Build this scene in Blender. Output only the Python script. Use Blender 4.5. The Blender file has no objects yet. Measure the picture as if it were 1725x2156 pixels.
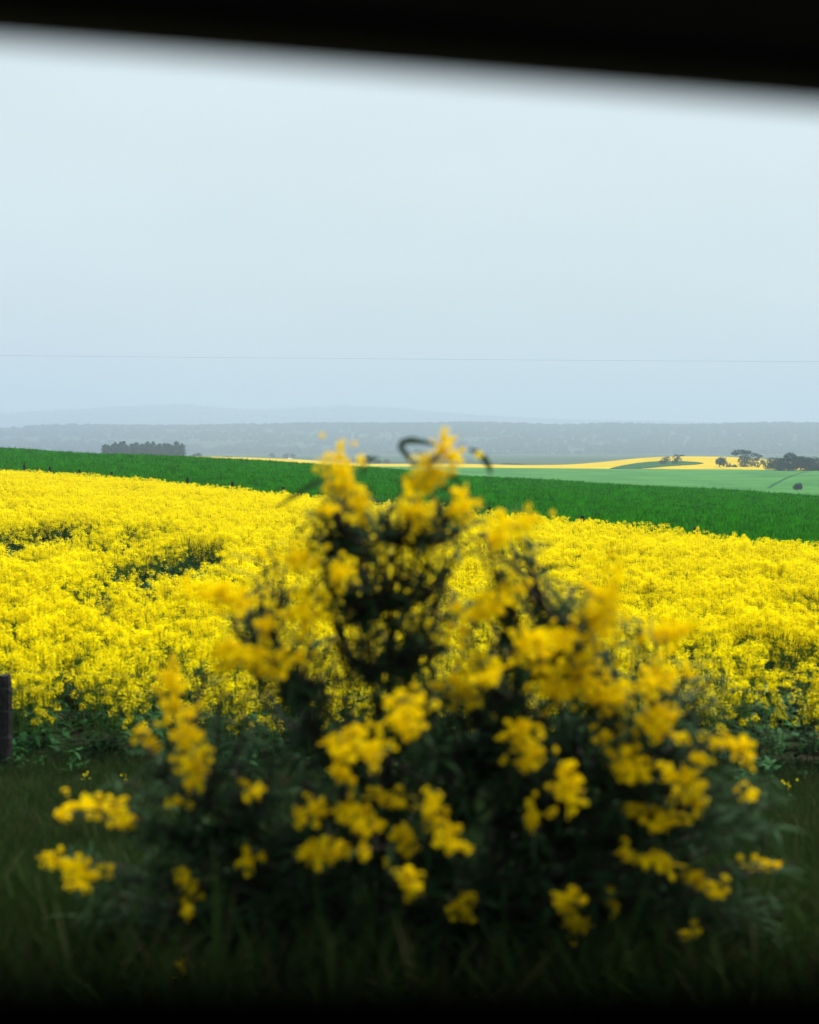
import bpy, math, random
import numpy as np
from math import radians as R

random.seed(7)
rng = np.random.default_rng(7)
scene = bpy.context.scene
COL = scene.collection

# ------------------------------------------------------------------ camera
CZ = 4.0                       # eye height above the datum; the lens is in a car on a raised road
PITCH = R(2.64)
FPX, CX, CY = 2994.0, 862.5, 1078.0
cam_d = bpy.data.cameras.new('camera')
cam = bpy.data.objects.new('camera', cam_d)
COL.objects.link(cam)
cam.location = (0, 0, CZ)
cam.rotation_euler = (R(90) - PITCH, 0, 0)
cam_d.sensor_fit = 'VERTICAL'
cam_d.sensor_height = 36
cam_d.lens = 50
cam_d.clip_start = 0.02
cam_d.clip_end = 30000
cam_d.dof.use_dof = True
cam_d.dof.focus_distance = 60
cam_d.dof.aperture_fstop = 1.65
scene.camera = cam

# ------------------------------------------------------------------ world, sun, exposure
SUN_EL, SUN_AZ = 62.0, 40.0   # azimuth measured from +Y (view direction), negative = left
world = bpy.data.worlds.new('World')
scene.world = world
world.use_nodes = True
wn = world.node_tree.nodes
wl = world.node_tree.links
wn.clear()
w_out = wn.new('ShaderNodeOutputWorld')
w_bg = wn.new('ShaderNodeBackground')
w_sky = wn.new('ShaderNodeTexSky')
w_sky.sky_type = 'NISHITA'
w_sky.sun_disc = False
w_sky.sun_elevation = R(SUN_EL)
w_sky.sun_rotation = R(SUN_AZ)
w_sky.air_density = 1.0
w_sky.dust_density = 6.0
w_sky.ozone_density = 1.5
w_mix = wn.new('ShaderNodeMix')
w_mix.data_type = 'RGBA'
w_mix.inputs[0].default_value = 0.90          # thick even cloud over the blue
w_mix.inputs[7].default_value = (4.3, 4.85, 5.0, 1)
w_bg.inputs[1].default_value = 0.10
wl.new(w_sky.outputs[0], w_mix.inputs[6])
w_tc = wn.new('ShaderNodeTexCoord')                # faint unevenness of the cloud layer, the same all round
w_map = wn.new('ShaderNodeMapping')
w_map.inputs['Scale'].default_value = (1.0, 1.0, 2.6)
w_nz = wn.new('ShaderNodeTexNoise')
w_nz.inputs['Scale'].default_value = 2.2
w_nz.inputs['Detail'].default_value = 5
w_rng = wn.new('ShaderNodeMapRange')
w_rng.inputs[1].default_value = .3; w_rng.inputs[2].default_value = .7
w_rng.inputs[3].default_value = .93; w_rng.inputs[4].default_value = 1.06
w_mul = wn.new('ShaderNodeVectorMath'); w_mul.operation = 'SCALE'
wl.new(w_tc.outputs['Generated'], w_map.inputs[0])
wl.new(w_map.outputs[0], w_nz.inputs['Vector'])
wl.new(w_nz.outputs[0], w_rng.inputs[0])
wl.new(w_mix.outputs[2], w_mul.inputs[0])
wl.new(w_rng.outputs[0], w_mul.inputs['Scale'])
wl.new(w_mul.outputs[0], w_bg.inputs[0])
wl.new(w_bg.outputs[0], w_out.inputs[0])

sun_d = bpy.data.lights.new('sun', 'SUN')
sun = bpy.data.objects.new('sun', sun_d)
COL.objects.link(sun)
sun_d.energy = 4.4
sun_d.angle = R(30)
sun_d.color = (1.0, 0.98, 0.95)
sun.location = (0, 0, 60)
sun.rotation_euler = (R(90 - SUN_EL), 0, R(180 - SUN_AZ))

vs = scene.view_settings
vs.view_transform = 'Standard'
vs.look = 'None'
vs.exposure = 0.85
vs.gamma = 1.0
vs.use_curve_mapping = False
scene.render.engine = 'CYCLES'
cy = scene.cycles
cy.max_bounces = 6
cy.diffuse_bounces = 3
cy.glossy_bounces = 2
cy.transmission_bounces = 4
cy.transparent_max_bounces = 8
cy.volume_bounces = 1
cy.use_denoising = True


# ------------------------------------------------------------------ helpers
def P(px, py, d):
    """photo point (1725 x 2156 grid) at forward distance d -> world point"""
    u = (px - CX) / FPX
    v = (py - CY) / FPX
    t = d / (math.cos(PITCH) - v * math.sin(PITCH))
    return (u * t, d, CZ + t * (-math.sin(PITCH) - v * math.cos(PITCH)))


class MB:
    """collects vertices and faces (with a material slot) for ONE mesh"""
    def __init__(self):
        self.v, self.f, self.m = [], [], []

    def add(self, verts, faces, slot=0):
        o = len(self.v)
        self.v.extend([tuple(p) for p in verts])
        self.f.extend([tuple(i + o for i in f) for f in faces])
        self.m.extend([slot] * len(faces))

    def tube(self, pts, rad, sides=5, slot=0, cap=True):
        pts = [np.array(p, float) for p in pts]
        o = len(self.v)
        n = len(pts)
        for i, p in enumerate(pts):
            a = pts[min(i + 1, n - 1)] - pts[max(i - 1, 0)]
            a = a / (np.linalg.norm(a) + 1e-9)
            h = np.array([0, 0, 1.]) if abs(a[2]) < .9 else np.array([1., 0, 0])
            s = np.cross(a, h)
            s /= np.linalg.norm(s)
            t = np.cross(a, s)
            r = rad[i] if hasattr(rad, '__len__') else rad
            for k in range(sides):
                an = 2 * math.pi * k / sides
                self.v.append(tuple(p + r * (math.cos(an) * s + math.sin(an) * t)))
        for i in range(n - 1):
            for k in range(sides):
                k2 = (k + 1) % sides
                self.f.append((o + i * sides + k, o + i * sides + k2, o + (i + 1) * sides + k2, o + (i + 1) * sides + k))
                self.m.append(slot)
        if cap:
            self.f.append(tuple(o + k for k in range(sides))[::-1])
            self.f.append(tuple(o + (n - 1) * sides + k for k in range(sides)))
            self.m += [slot, slot]

    def box(self, x0, x1, y0, y1, z0, z1, slot=0):
        self.add([(x0, y0, z0), (x1, y0, z0), (x1, y1, z0), (x0, y1, z0),
                  (x0, y0, z1), (x1, y0, z1), (x1, y1, z1), (x0, y1, z1)],
                 [(3, 2, 1, 0), (4, 5, 6, 7), (0, 1, 5, 4), (1, 2, 6, 5), (2, 3, 7, 6), (3, 0, 4, 7)], slot)

    def leaf(self, p, d, up, length, width, bend=0.0, segs=3, slot=0):
        """narrow pointed blade from p along d, drooping by bend"""
        p = np.array(p, float)
        d = np.array(d, float); d /= np.linalg.norm(d) + 1e-9
        up = np.array(up, float)
        s = np.cross(d, up); s /= np.linalg.norm(s) + 1e-9
        o = len(self.v)
        for i in range(segs + 1):
            t = i / segs
            w = width * .5 * (math.sin(math.pi * (0.12 + 0.86 * t)) + .02)
            c = p + d * length * t + np.array([0, 0, -1.]) * bend * length * t * t
            self.v.append(tuple(c + s * w)); self.v.append(tuple(c - s * w))
        for i in range(segs):
            self.f.append((o + 2 * i, o + 2 * i + 1, o + 2 * i + 3, o + 2 * i + 2)); self.m.append(slot)

    def quad(self, p, n, size, slot=0, fold=0.25):
        """folded petal-like square facing n"""
        n = np.array(n, float); n /= np.linalg.norm(n) + 1e-9
        h = rng.normal(size=3)
        a = np.cross(n, h); a /= np.linalg.norm(a) + 1e-9
        b = np.cross(n, a)
        p = np.array(p, float)
        s = size * .5
        self.add([p + a * s + n * fold * s, p + b * s, p - a * s + n * fold * s, p - b * s], [(0, 1, 3), (1, 2, 3)], slot)

    def mesh(self, name, mats, smooth=False):
        me = bpy.data.meshes.new(name)
        me.from_pydata(self.v, [], self.f)
        for m in (mats if isinstance(mats, (list, tuple)) else [mats]):
            me.materials.append(m)
        if any(self.m):
            me.polygons.foreach_set('material_index', self.m)
        if smooth:
            me.polygons.foreach_set('use_smooth', [True] * len(self.f))
        me.update()
        return me

    def build(self, name, mats, parent=None, smooth=False):
        o = bpy.data.objects.new(name, self.mesh(name, mats, smooth))
        COL.objects.link(o)
        if parent is not None:
            o.parent = parent
        return o


def tag(o, label=None, cat=None, group=None, kind=None):
    if label: o['label'] = label
    if cat: o['category'] = cat
    if group: o['group'] = group
    if kind: o['kind'] = kind
    return o


def empty(name, loc=(0, 0, 0)):
    o = bpy.data.objects.new(name, None)
    o.empty_display_size = .2
    o.location = loc
    COL.objects.link(o)
    return o


def mat(name, col, rough=.8, var=.0, scale=3.0, col2=None, transl=0.0, spec=.3, bump=0.0, coords='Object', inst=0.0, metal=0.0):
    """Principled with noise variation between col and col2; optional translucency"""
    m = bpy.data.materials.new(name)
    m.use_nodes = True
    n, l = m.node_tree.nodes, m.node_tree.links
    b = n['Principled BSDF']
    b.inputs['Roughness'].default_value = rough
    b.inputs['Specular IOR Level'].default_value = spec
    b.inputs['Metallic'].default_value = metal
    c = (*col, 1)
    if col2 is None:
        col2 = tuple(x * (1 - var) for x in col)
    tc = n.new('ShaderNodeTexCoord')
    nz = n.new('ShaderNodeTexNoise')
    nz.inputs['Scale'].default_value = scale
    nz.inputs['Detail'].default_value = 5
    mx = n.new('ShaderNodeMix'); mx.data_type = 'RGBA'
    mx.inputs[6].default_value = c
    mx.inputs[7].default_value = (*col2, 1)
    rmp = n.new('ShaderNodeMapRange')
    rmp.inputs[1].default_value = .35; rmp.inputs[2].default_value = .65
    l.new(tc.outputs[coords], nz.inputs['Vector'])
    l.new(nz.outputs[0], rmp.inputs[0])
    l.new(rmp.outputs[0], mx.inputs[0])
    out = mx.outputs[2]
    if inst:
        oi = n.new('ShaderNodeObjectInfo')
        hs = n.new('ShaderNodeHueSaturation')
        r2 = n.new('ShaderNodeMapRange')
        r2.inputs[3].default_value = 1 - inst; r2.inputs[4].default_value = 1 + inst
        l.new(oi.outputs['Random'], r2.inputs[0])
        l.new(r2.outputs[0], hs.inputs['Value'])
        l.new(out, hs.inputs['Color'])
        out = hs.outputs[0]
    l.new(out, b.inputs['Base Color'])
    if bump:
        bp = n.new('ShaderNodeBump')
        bp.inputs['Strength'].default_value = bump
        bp.inputs['Distance'].default_value = .05
        l.new(nz.outputs[0], bp.inputs['Height'])
        l.new(bp.outputs[0], b.inputs['Normal'])
    if transl:
        tr = n.new('ShaderNodeBsdfTranslucent')
        ms = n.new('ShaderNodeMixShader')
        ms.inputs[0].default_value = transl
        l.new(out, tr.inputs[0])
        l.new(b.outputs[0], ms.inputs[1]); l.new(tr.outputs[0], ms.inputs[2])
        l.new(ms.outputs[0], n['Material Output'].inputs['Surface'])
    return m


M = {}
M['petal'] = mat('canola_petal', (.91, .775, .001), .8, col2=(.86, .73, .001), scale=20, transl=.4, spec=.0, inst=.05)
M['bud'] = mat('canola_bud', (.45, .48, .02), .7, var=.3, scale=20, transl=.2)
M['cstem'] = mat('canola_stem', (.10, .20, .02), .6, var=.3, scale=10, spec=.05)
M['cleaf'] = mat('canola_leaf', (.015, .065, .012), .6, col2=(.022, .080, .022), scale=6, transl=.25, inst=.35, spec=.05)
M['soil'] = mat('soil', (.02, .018, .011), .95, col2=(.012, .022, .007), scale=1.5, bump=.4, spec=0)
M['verge'] = mat('verge_soil', (.018, .022, .010), .95, col2=(.03, .026, .015), scale=2.0, bump=.4, spec=0)
M['grass'] = mat('grass_blade', (.018, .042, .008), .7, col2=(.034, .058, .014), scale=4, transl=.25, inst=.25, spec=.02)
M['drygrass'] = mat('dry_grass', (.055, .055, .022), .8, col2=(.04, .042, .018), scale=4, transl=.25, inst=.3, spec=.02)
M['wheat_ground'] = mat('crop_ground', (.012, .085, .002), .9, col2=(.022, .13, .004), scale=.12, bump=.5, spec=0)
M['wheat'] = mat('crop_blade', (.020, .185, .002), .8, col2=(.034, .24, .004), scale=.08, transl=.3, inst=.55, spec=.02)
M['pale'] = mat('pale_field', (.056, .165, .036), .9, col2=(.034, .115, .026), scale=.045, spec=0)
M['yfar'] = mat('far_canola', (.44, .315, .005), .9, col2=(.34, .25, .010), scale=.05, spec=0)
M['paddock'] = mat('paddock', (.014, .06, .018), .9, col2=(.022, .08, .025), scale=.03, spec=0)
M['terrain'] = mat('valley_ground', (.025, .045, .028), .95, col2=(.045, .075, .04), scale=.004, spec=0)
M['hill'] = mat('hill_cover', (.025, .048, .034), .95, col2=(.033, .058, .038), scale=.0035, spec=0)
M['forest'] = mat('forest_leaf', (.025, .05, .035), .9, col2=(.04, .07, .04), scale=.02, spec=0)
M['pine'] = mat('pine_needle', (.004, .036, .036), .8, col2=(.007, .046, .044), scale=.3, transl=.05, spec=0)
M['gum'] = mat('gum_leaf', (.010, .024, .013), .8, col2=(.018, .036, .018), scale=.4, transl=.08, spec=0)
M['bark'] = mat('bark', (.10, .08, .06), .9, var=.4, scale=4, bump=.5)
M['postwood'] = mat('post_wood', (.008, .006, .006), .9, col2=(.02, .017, .015), scale=14, bump=.6)
M['wire'] = mat('wire', (.05, .05, .05), .7)
M['shrubwood'] = mat('shrub_wood', (.035, .022, .016), .8, var=.4, scale=12)
M['shrubleaf'] = mat('shrub_leaf', (.011, .030, .009), .6, col2=(.030, .070, .026), scale=5, transl=.3, spec=.03)
M['wattle'] = mat('shrub_flower', (.95, .765, .001), .8, col2=(.93, .69, .002), scale=25, transl=.5, spec=0)
M['road'] = mat('asphalt', (.05, .05, .05), .9, col2=(.065, .063, .06), scale=30, bump=.3)
M['line'] = mat('road_paint', (.75, .75, .72), .7, var=.15, scale=20)
M['trim'] = mat('car_trim', (.008, .008, .009), .85, var=.3, scale=60, spec=.1)
M['paint'] = mat('car_paint', (.02, .022, .025), .35, spec=.5)
M['rubber'] = mat('rubber', (.012, .012, .012), .8, spec=.2)
M['rim'] = mat('rim_metal', (.4, .4, .41), .35, metal=.9)
M['tint'] = mat('tinted_glass', (.006, .008, .008), .08, spec=.5)
M['white'] = mat('shed_paint', (.75, .76, .75), .7, var=.1)

# ------------------------------------------------------------------ terrain heights (relative to the lens)
fk = np.array([0, 1, 2, 3, 4, 5, 6, 7, 10, 11, 12.])
ftop = np.array([-1.41, -1.42, -1.60, -1.77, -1.84, -1.91, -1.93, -2.0, -2.5, -2.69, -2.85])
POST_H = 1.46 - .018 * fk
FP = np.polyfit(fk, ftop - POST_H, 2)
FX0, FY0, FDX, FDY = -30.126, 111.0, 3.349, -5.084


def fence_z(k):
    return np.polyval(FP, np.clip(k, -6, 18))


def fence_y_of_x(x):
    return np.minimum(FY0 + FDY * (x - FX0) / FDX, 190.0)


def field_z(x, y):
    x = np.asarray(x, float); y = np.asarray(y, float)
    yf = np.maximum(fence_y_of_x(x), 22.0)
    w = np.clip((y - 14.0) / (yf - 14.0), 0, 1.2)
    zf = fence_z((x - FX0) / FDX)
    zn = -3.46 - .012 * x
    z = zn + (zf - zn) * w
    return z + .05 * np.sin(x * .7 + y * .3) + .04 * np.sin(y * .55 - x * .2)


def verge_z(x, y):
    t = np.clip((np.asarray(y, float) - 2.4) / (14.0 - 2.4), 0, 1)
    x = np.asarray(x, float)
    return -1.47 + (-3.46 - .012 * x + 1.47) * t + .04 * np.sin(x * 1.7 + y) + .03 * np.sin(y * 2.1 - x * .6)


def grid_obj(name, X, Y, Z, material, kind='structure', smooth=True):
    """X,Y,Z 2-D arrays (Z relative to the lens) -> one sheet"""
    r, c = X.shape
    V = np.stack([X, Y, Z + CZ], -1).reshape(-1, 3)
    i = np.arange(r * c).reshape(r, c)
    F = np.stack([i[:-1, :-1], i[:-1, 1:], i[1:, 1:], i[1:, :-1]], -1).reshape(-1, 4)
    me = bpy.data.meshes.new(name)
    me.from_pydata(V.tolist(), [], F.tolist())
    me.materials.append(material)
    me.polygons.foreach_set('use_smooth', [smooth] * len(F))
    me.update()
    if len(me.polygons) and me.polygons[len(F) // 2].normal.z < 0:
        me.flip_normals()
    o = bpy.data.objects.new(name, me)
    COL.objects.link(o)
    if kind: o['kind'] = kind
    return o


# valley floor to the horizon
th = np.linspace(0, 2 * math.pi, 97)
rr = np.array([.0, 60, 200, 500, 1000, 2000, 4000, 11000.])
T, RR = np.meshgrid(th, rr)
tag(grid_obj('ground', RR * np.cos(T), RR * np.sin(T), np.full_like(T, -16.0), M['terrain']),
    'hazy green valley floor running out to the hills')

# road, verge, canola soil
xs = np.linspace(-40, 40, 81)
ys = np.linspace(-9, 1.6, 12)
X, Y = np.meshgrid(xs, ys)
tag(grid_obj('road', X, Y, np.full_like(X, -1.42), M['road']), 'grey asphalt road the car stands on')
X, Y = np.meshgrid(xs, np.array([1.30, 1.42]))
tag(grid_obj('edge_line', X, Y, np.full_like(X, -1.416), M['line']), 'white painted line along the road edge')
X, Y = np.meshgrid(np.linspace(-30, 30, 181), np.linspace(1.6, 14.6, 60))
tag(grid_obj('verge', X, Y, verge_z(X, Y) * np.clip((Y - 1.6) / .8, 0, 1) + (-1.43) * (1 - np.clip((Y - 1.6) / .8, 0, 1)), M['verge']),
    'dark grassy road verge sloping down to the fence')
us = np.linspace(-1.6, 1.2, 141)
rows = []
for w in np.linspace(0, 1, 60):
    yf = np.clip(65.27 / np.maximum(1 + 1.518 * us, .2), 30, 190)
    rows.append(13.8 + (yf - 13.8) * w)
Y = np.array(rows)
X = us[None, :] * Y
tag(grid_obj('canola_soil', X, Y, field_z(X, Y) - .01, M['soil']), 'dark soil under the flowering canola crop')

# green cereal field behind the canola, up to its crest
crest_px = np.array([-700, 0, 220, 390, 600, 860, 985, 1300, 1725, 2500])
crest_py = np.array([905, 948, 961, 966.5, 978, 996, 1008, 1025, 1050, 1095])


def crest_d(u):
    return np.interp(u, [-.5, -.29, 0, .29, .5], [260, 205, 175, 150, 140])


us = np.linspace(-.52, .52, 241)
cd = crest_d(us)
cpy = np.interp(us * FPX + CX, crest_px, crest_py)
cz = np.array([P(0, py, d)[2] - CZ for py, d in zip(cpy, cd)])
yf = np.clip(65.27 / np.maximum(1 + 1.518 * us, .3), 30, 190)
zf = field_z(us * yf, yf)


def green_z(u, d):
    yf_ = np.clip(65.27 / np.maximum(1 + 1.518 * u, .3), 30, 190)
    zf_ = field_z(u * yf_, yf_)
    cd_ = crest_d(u)
    cz_ = np.interp(u, us, cz)
    w = (d - yf_) / (cd_ - yf_)
    z = zf_ + (cz_ - zf_) * w
    over = np.maximum(d - cd_, 0)
    return z - .0010 * over ** 2 - .02 * over + .03 * np.sin(u * d * .35 + d * .1)


rows = np.concatenate([np.linspace(-.02, 1, 50), np.linspace(1.03, 1.7, 22)])
Y = np.array([yf + (cd - yf) * w for w in rows])
X = us[None, :] * Y
tag(grid_obj('crop_field', X, Y, green_z(us[None, :] * np.ones_like(Y), Y) - .02, M['wheat_ground']),
    'rich green young crop on the rise behind the far fence')


# far fields: fans in azimuth
def fan(name, px, d0, d1, z0, z1, material, label, nrow=24, bulge=0.0, tail=None):
    px = np.asarray(px, float)
    u = (px - CX) / FPX
    rows_d, rows_z = [], []
    for w in np.linspace(0, 1, nrow):
        rows_d.append(d0 + (d1 - d0) * w)
        rows_z.append(z0 + (z1 - z0) * w + bulge * math.sin(math.pi * w))
    if tail:
        for s in np.linspace(0, 1, 8)[1:]:
            rows_d.append(d1 + tail * s)
            rows_z.append(z1 - tail * (.05 * s + .05 * s * s))
    Y = np.array(rows_d); Z = np.array(rows_z)
    return tag(grid_obj(name, u[None, :] * Y, Y, Z, material), label)


def zr(py, d):
    return np.array([P(0, a, b)[2] - CZ for a, b in zip(np.broadcast_to(py, np.shape(d)), d)])


px = np.linspace(500, 2300, 300)
one = np.ones_like(px)
ptop = np.interp(px, [500, 690, 760, 850, 1000, 1300, 1500, 1725, 2300], [985, 984, 982, 982.5, 984.5, 987, 988, 990, 998])
D_P0, D_P1 = 290.0, 700.0
fan('pale_field', px, one * D_P0, one * D_P1, zr(1090, one * D_P0), zr(ptop, one * D_P1), M['pale'],
    'pale hazy green field lying below the distant yellow rise')
# yellow rise
px2 = np.linspace(250, 2300, 400)
one = np.ones_like(px2)
ylow = np.interp(px2, [250, 500, 690, 760, 850, 1000, 1300, 1500, 1725, 2300], [990, 992, 986, 983, 983.5, 985.5, 988, 989, 991, 999])
yhi = np.interp(px2, [250, 340, 400, 500, 600, 690, 770, 830, 900, 1000, 1100, 1200, 1260, 1320, 1370, 1440, 1540, 1620, 1725, 2300],
                [974, 964.5, 960.5, 962.5, 966, 971, 976.5, 977, 975.5, 977, 979.5, 978.5, 973.5, 967, 962.5, 960.5, 962, 968, 976, 1010])
k_ = np.ones(15) / 15
yhi = np.convolve(np.pad(yhi, 7, mode='edge'), k_, 'valid')
D_Y0, D_Y1 = 704.0, 980.0
yz0, yz1 = zr(ylow, one * D_Y0), zr(yhi, one * D_Y1)
fan('canola_hill', px2, one * D_Y0, one * D_Y1, yz0, yz1, M['yfar'],
    'distant strip of yellow canola curving over a low rise', tail=260)


def rise_z(pxv, d):
    w = (d - D_Y0) / (D_Y1 - D_Y0)
    return np.interp(pxv, px2, yz0) * (1 - w) + np.interp(pxv, px2, yz1) * w


def rise_d(pxv, py):
    """distance on the yellow rise that shows at photo row py"""
    ds = np.linspace(D_Y0, D_Y1, 200)
    e = rise_z(pxv, ds) / ds
    t = math.tan(math.atan((CY - py) / FPX) - PITCH)
    return float(np.interp(t, e, ds))


# grassy inlet in the yellow rise (a sheet at crop height)
inlet = [(1285, 987), (1310, 981), (1340, 976), (1370, 973), (1400, 971.5), (1440, 972), (1470, 974), (1481, 976),
         (1465, 978.5), (1430, 980.5), (1395, 983), (1350, 987)]
mb = MB()
vv = []
for (a, b) in inlet:
    d = rise_d(a, b)
    u = (a - CX) / FPX
    vv.append((u * d, d, rise_z(a, d) + CZ + .35))
vb = [(x, y, z - .6) for x, y, z in vv]
nI = len(vv)
mb.add(vv + vb, [tuple(range(nI))[::-1]] + [(i, (i + 1) % nI, nI + (i + 1) % nI, nI + i) for i in range(nI)])
o = mb.build('paddock', M['paddock'])
tag(o, 'darker green grass patch cutting into the distant yellow rise', kind='structure')
if o.data.polygons[0].normal.z < 0: o.data.flip_normals()

# farm track in the pale field
mb = MB()
tp = [(1618, 1028), (1635, 1017), (1655, 1007), (1675, 999), (1700, 993)]


def pale_d(pxv, py):
    ds = np.linspace(D_P0, D_P1, 300)
    z0 = zr(1090, np.array([D_P0]))[0]
    z1 = zr(np.interp(pxv, px, ptop), np.array([D_P1]))[0]
    e = (z0 + (z1 - z0) * (ds - D_P0) / (D_P1 - D_P0)) / ds
    t = math.tan(math.atan((CY - py) / FPX) - PITCH)
    d = float(np.interp(t, e, ds))
    return d, z0 + (z1 - z0) * (d - D_P0) / (D_P1 - D_P0)


vv = []
for (a, b) in tp:
    d, z = pale_d(a, b)
    u = (a - CX) / FPX
    for s in (-1, 1):
        vv.append((u * d + s * .7, d, z + CZ + .06))
mb.add(vv, [(2 * i, 2 * i + 1, 2 * i + 3, 2 * i + 2) for i in range(len(tp) - 1)])
tag(mb.build('farm_track', M['paddock']), 'thin dark track curving up the pale green field', kind='structure')

# hills
def ridge(name, pxs, pys, d_near, d_far, py_near, material, label, amp, nrow=40, rough=0.0):
    p = np.linspace(-900, 2700, 420)
    top = np.interp(p, pxs, pys)
    top = np.convolve(np.pad(top, 6, mode='edge'), np.ones(13) / 13, 'valid')
    u = (p - CX) / FPX
    one = np.ones_like(p)
    z0 = zr(py_near, one * d_near); z1 = zr(top, one * d_far)
    Ys, Zs = [], []
    for w in np.linspace(0, 1, nrow):
        d = d_near + (d_far - d_near) * w
        Ys.append(one * d)
        s = w * w * (3 - 2 * w) * .6 + w * .4
        Zs.append(z0 + (z1 - z0) * s + amp * math.sin(math.pi * w) * (np.sin(p * .011 + w * 5) + .6 * np.sin(p * .027 - w * 9)))
    for s in (.1, .3, .6, 1):
        Ys.append(one * (d_far + s * 500)); Zs.append(z1 - 60 * s * s)
    Y, Z = np.array(Ys), np.array(Zs)
    o = grid_obj(name, u[None, :] * Y, Y, Z, material)
    tag(o, label)
    return u, Y, Z


r1 = ridge('wooded_hill', [-900, 0, 60, 110, 260, 400, 540, 690, 830, 1000, 1100, 1200, 1300, 1400, 1500, 1640, 1725, 2700],
           [900, 909, 904, 899, 902, 902, 899, 896, 898, 895, 898, 901, 896, 901, 900, 895, 897, 890],
           3000, 4600, 962, M['hill'], 'long low wooded hill fading blue in the haze', 2.5)
r2 = ridge('far_hill', [-900, 0, 130, 260, 400, 470, 560, 690, 800, 900, 1000, 1150, 1300, 1725, 2700],
           [880, 872, 866, 858, 852, 862, 866, 856, 858, 868, 876, 884, 888, 895, 900],
           7000, 9600, 930, M['hill'], 'faint farthest hill line almost lost in the haze', 4)

# ------------------------------------------------------------------ scatter by geometry nodes (stuff only)
def variants(name, meshes):
    c = bpy.data.collections.new(name)
    for i, me in enumerate(meshes):
        o = bpy.data.objects.new('%s_%02d' % (name, i), me)
        c.objects.link(o)
    return c


def scatter(name, pts, rot, sc, coll, nvar, label, cat=None):
    n = len(pts)
    me = bpy.data.meshes.new(name)
    me.vertices.add(n)
    me.vertices.foreach_set('co', np.asarray(pts, np.float32).ravel())
    a = me.attributes.new('vi', 'INT', 'POINT'); a.data.foreach_set('value', rng.integers(0, nvar, n).astype(np.int32))
    a = me.attributes.new('ro', 'FLOAT_VECTOR', 'POINT'); a.data.foreach_set('vector', np.asarray(rot, np.float32).ravel())
    a = me.attributes.new('sc', 'FLOAT', 'POINT'); a.data.foreach_set('value', np.asarray(sc, np.float32))
    o = bpy.data.objects.new(name, me)
    COL.objects.link(o)
    g = bpy.data.node_groups.new(name + '_nodes', 'GeometryNodeTree')
    g.interface.new_socket('Geometry', in_out='INPUT', socket_type='NodeSocketGeometry')
    g.interface.new_socket('Geometry', in_out='OUTPUT', socket_type='NodeSocketGeometry')
    N, L = g.nodes, g.links
    gi, go = N.new('NodeGroupInput'), N.new('NodeGroupOutput')
    ci = N.new('GeometryNodeCollectionInfo')
    ci.inputs[0].default_value = coll
    ci.inputs['Separate Children'].default_value = True
    ci.inputs['Reset Children'].default_value = True
    ip = N.new('GeometryNodeInstanceOnPoints')
    ip.inputs['Pick Instance'].default_value = True

    def attr(nm, ty):
        q = N.new('GeometryNodeInputNamedAttribute'); q.data_type = ty; q.inputs[0].default_value = nm
        return q.outputs[0]
    L.new(gi.outputs[0], ip.inputs['Points'])
    L.new(ci.outputs[0], ip.inputs['Instance'])
    L.new(attr('vi', 'INT'), ip.inputs['Instance Index'])
    L.new(attr('ro', 'FLOAT_VECTOR'), ip.inputs['Rotation'])
    L.new(attr('sc', 'FLOAT'), ip.inputs['Scale'])
    L.new(ip.outputs[0], go.inputs[0])
    md = o.modifiers.new('scatter', 'NODES'); md.node_group = g
    tag(o, label, cat, kind='stuff')
    return o


def rand_rot(n, tilt):
    r = np.zeros((n, 3))
    r[:, 0] = rng.normal(0, tilt, n); r[:, 1] = rng.normal(0, tilt, n); r[:, 2] = rng.uniform(0, 6.283, n)
    return r


# ------------------------------------------------------------------ trees
def blob_crown(mb, blobs, leaf, density):
    """many small leaf faces spread through the outer part of each (centre, radii) clump"""
    for (c, r) in blobs:
        n = int(density * (r[0] * r[1] + r[0] * r[2] + r[1] * r[2]) / 3)
        for _ in range(n):
            d = rng.normal(size=3); d /= np.linalg.norm(d)
            k = .45 + .62 * rng.random() ** .6
            p = np.array(c) + d * np.array(r) * k
            mb.quad(p, d + rng.normal(size=3) * .6, leaf * rng.uniform(.6, 1.4))


def leafy_tree(name, base, blobs, trunk_top, leafm, label, cat='tree', group=None, leaf=.5, density=26, tr=.25, stems=1):
    t = empty(name, base)
    mb = MB()
    for s in range(stems):
        sx = (s - (stems - 1) / 2) * .8
        lean = rng.normal(size=2) * .4
        mid = (sx * 1.3 + lean[0] * .5, lean[1] * .5, trunk_top * .5)
        top = (sx * 1.8 + lean[0], lean[1], trunk_top)
        mb.tube([(sx, 0, -.6), mid, top], [tr, tr * .75, tr * .5], 6)
        for (c, r) in blobs:
            mb.tube([mid, ((mid[0] + c[0]) / 2, (mid[1] + c[1]) / 2, mid[2] * .4 + c[2] * .6 - .3), c], [tr * .5, tr * .35, tr * .12], 5)
    mb.build('trunk', M['bark'], t, True)
    cb = MB()
    blob_crown(cb, blobs, leaf, density)
    cb.build('crown', leafm, t)
    return tag(t, label, cat, group)


def rnd_blobs(w, h, n, flat=.6, z0=.35, depth=None):
    out = []
    depth = depth or w
    for i in range(n):
        x = rng.uniform(-.38, .38) * w
        z = h * (z0 + (1 - z0) * rng.uniform(.1, .85) * (1 - (abs(x) / w) * .8))
        r = rng.uniform(.13, .24) * w
        out.append(((x, rng.uniform(-.3, .3) * depth, z), (r, r, r * flat)))
    return out


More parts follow.
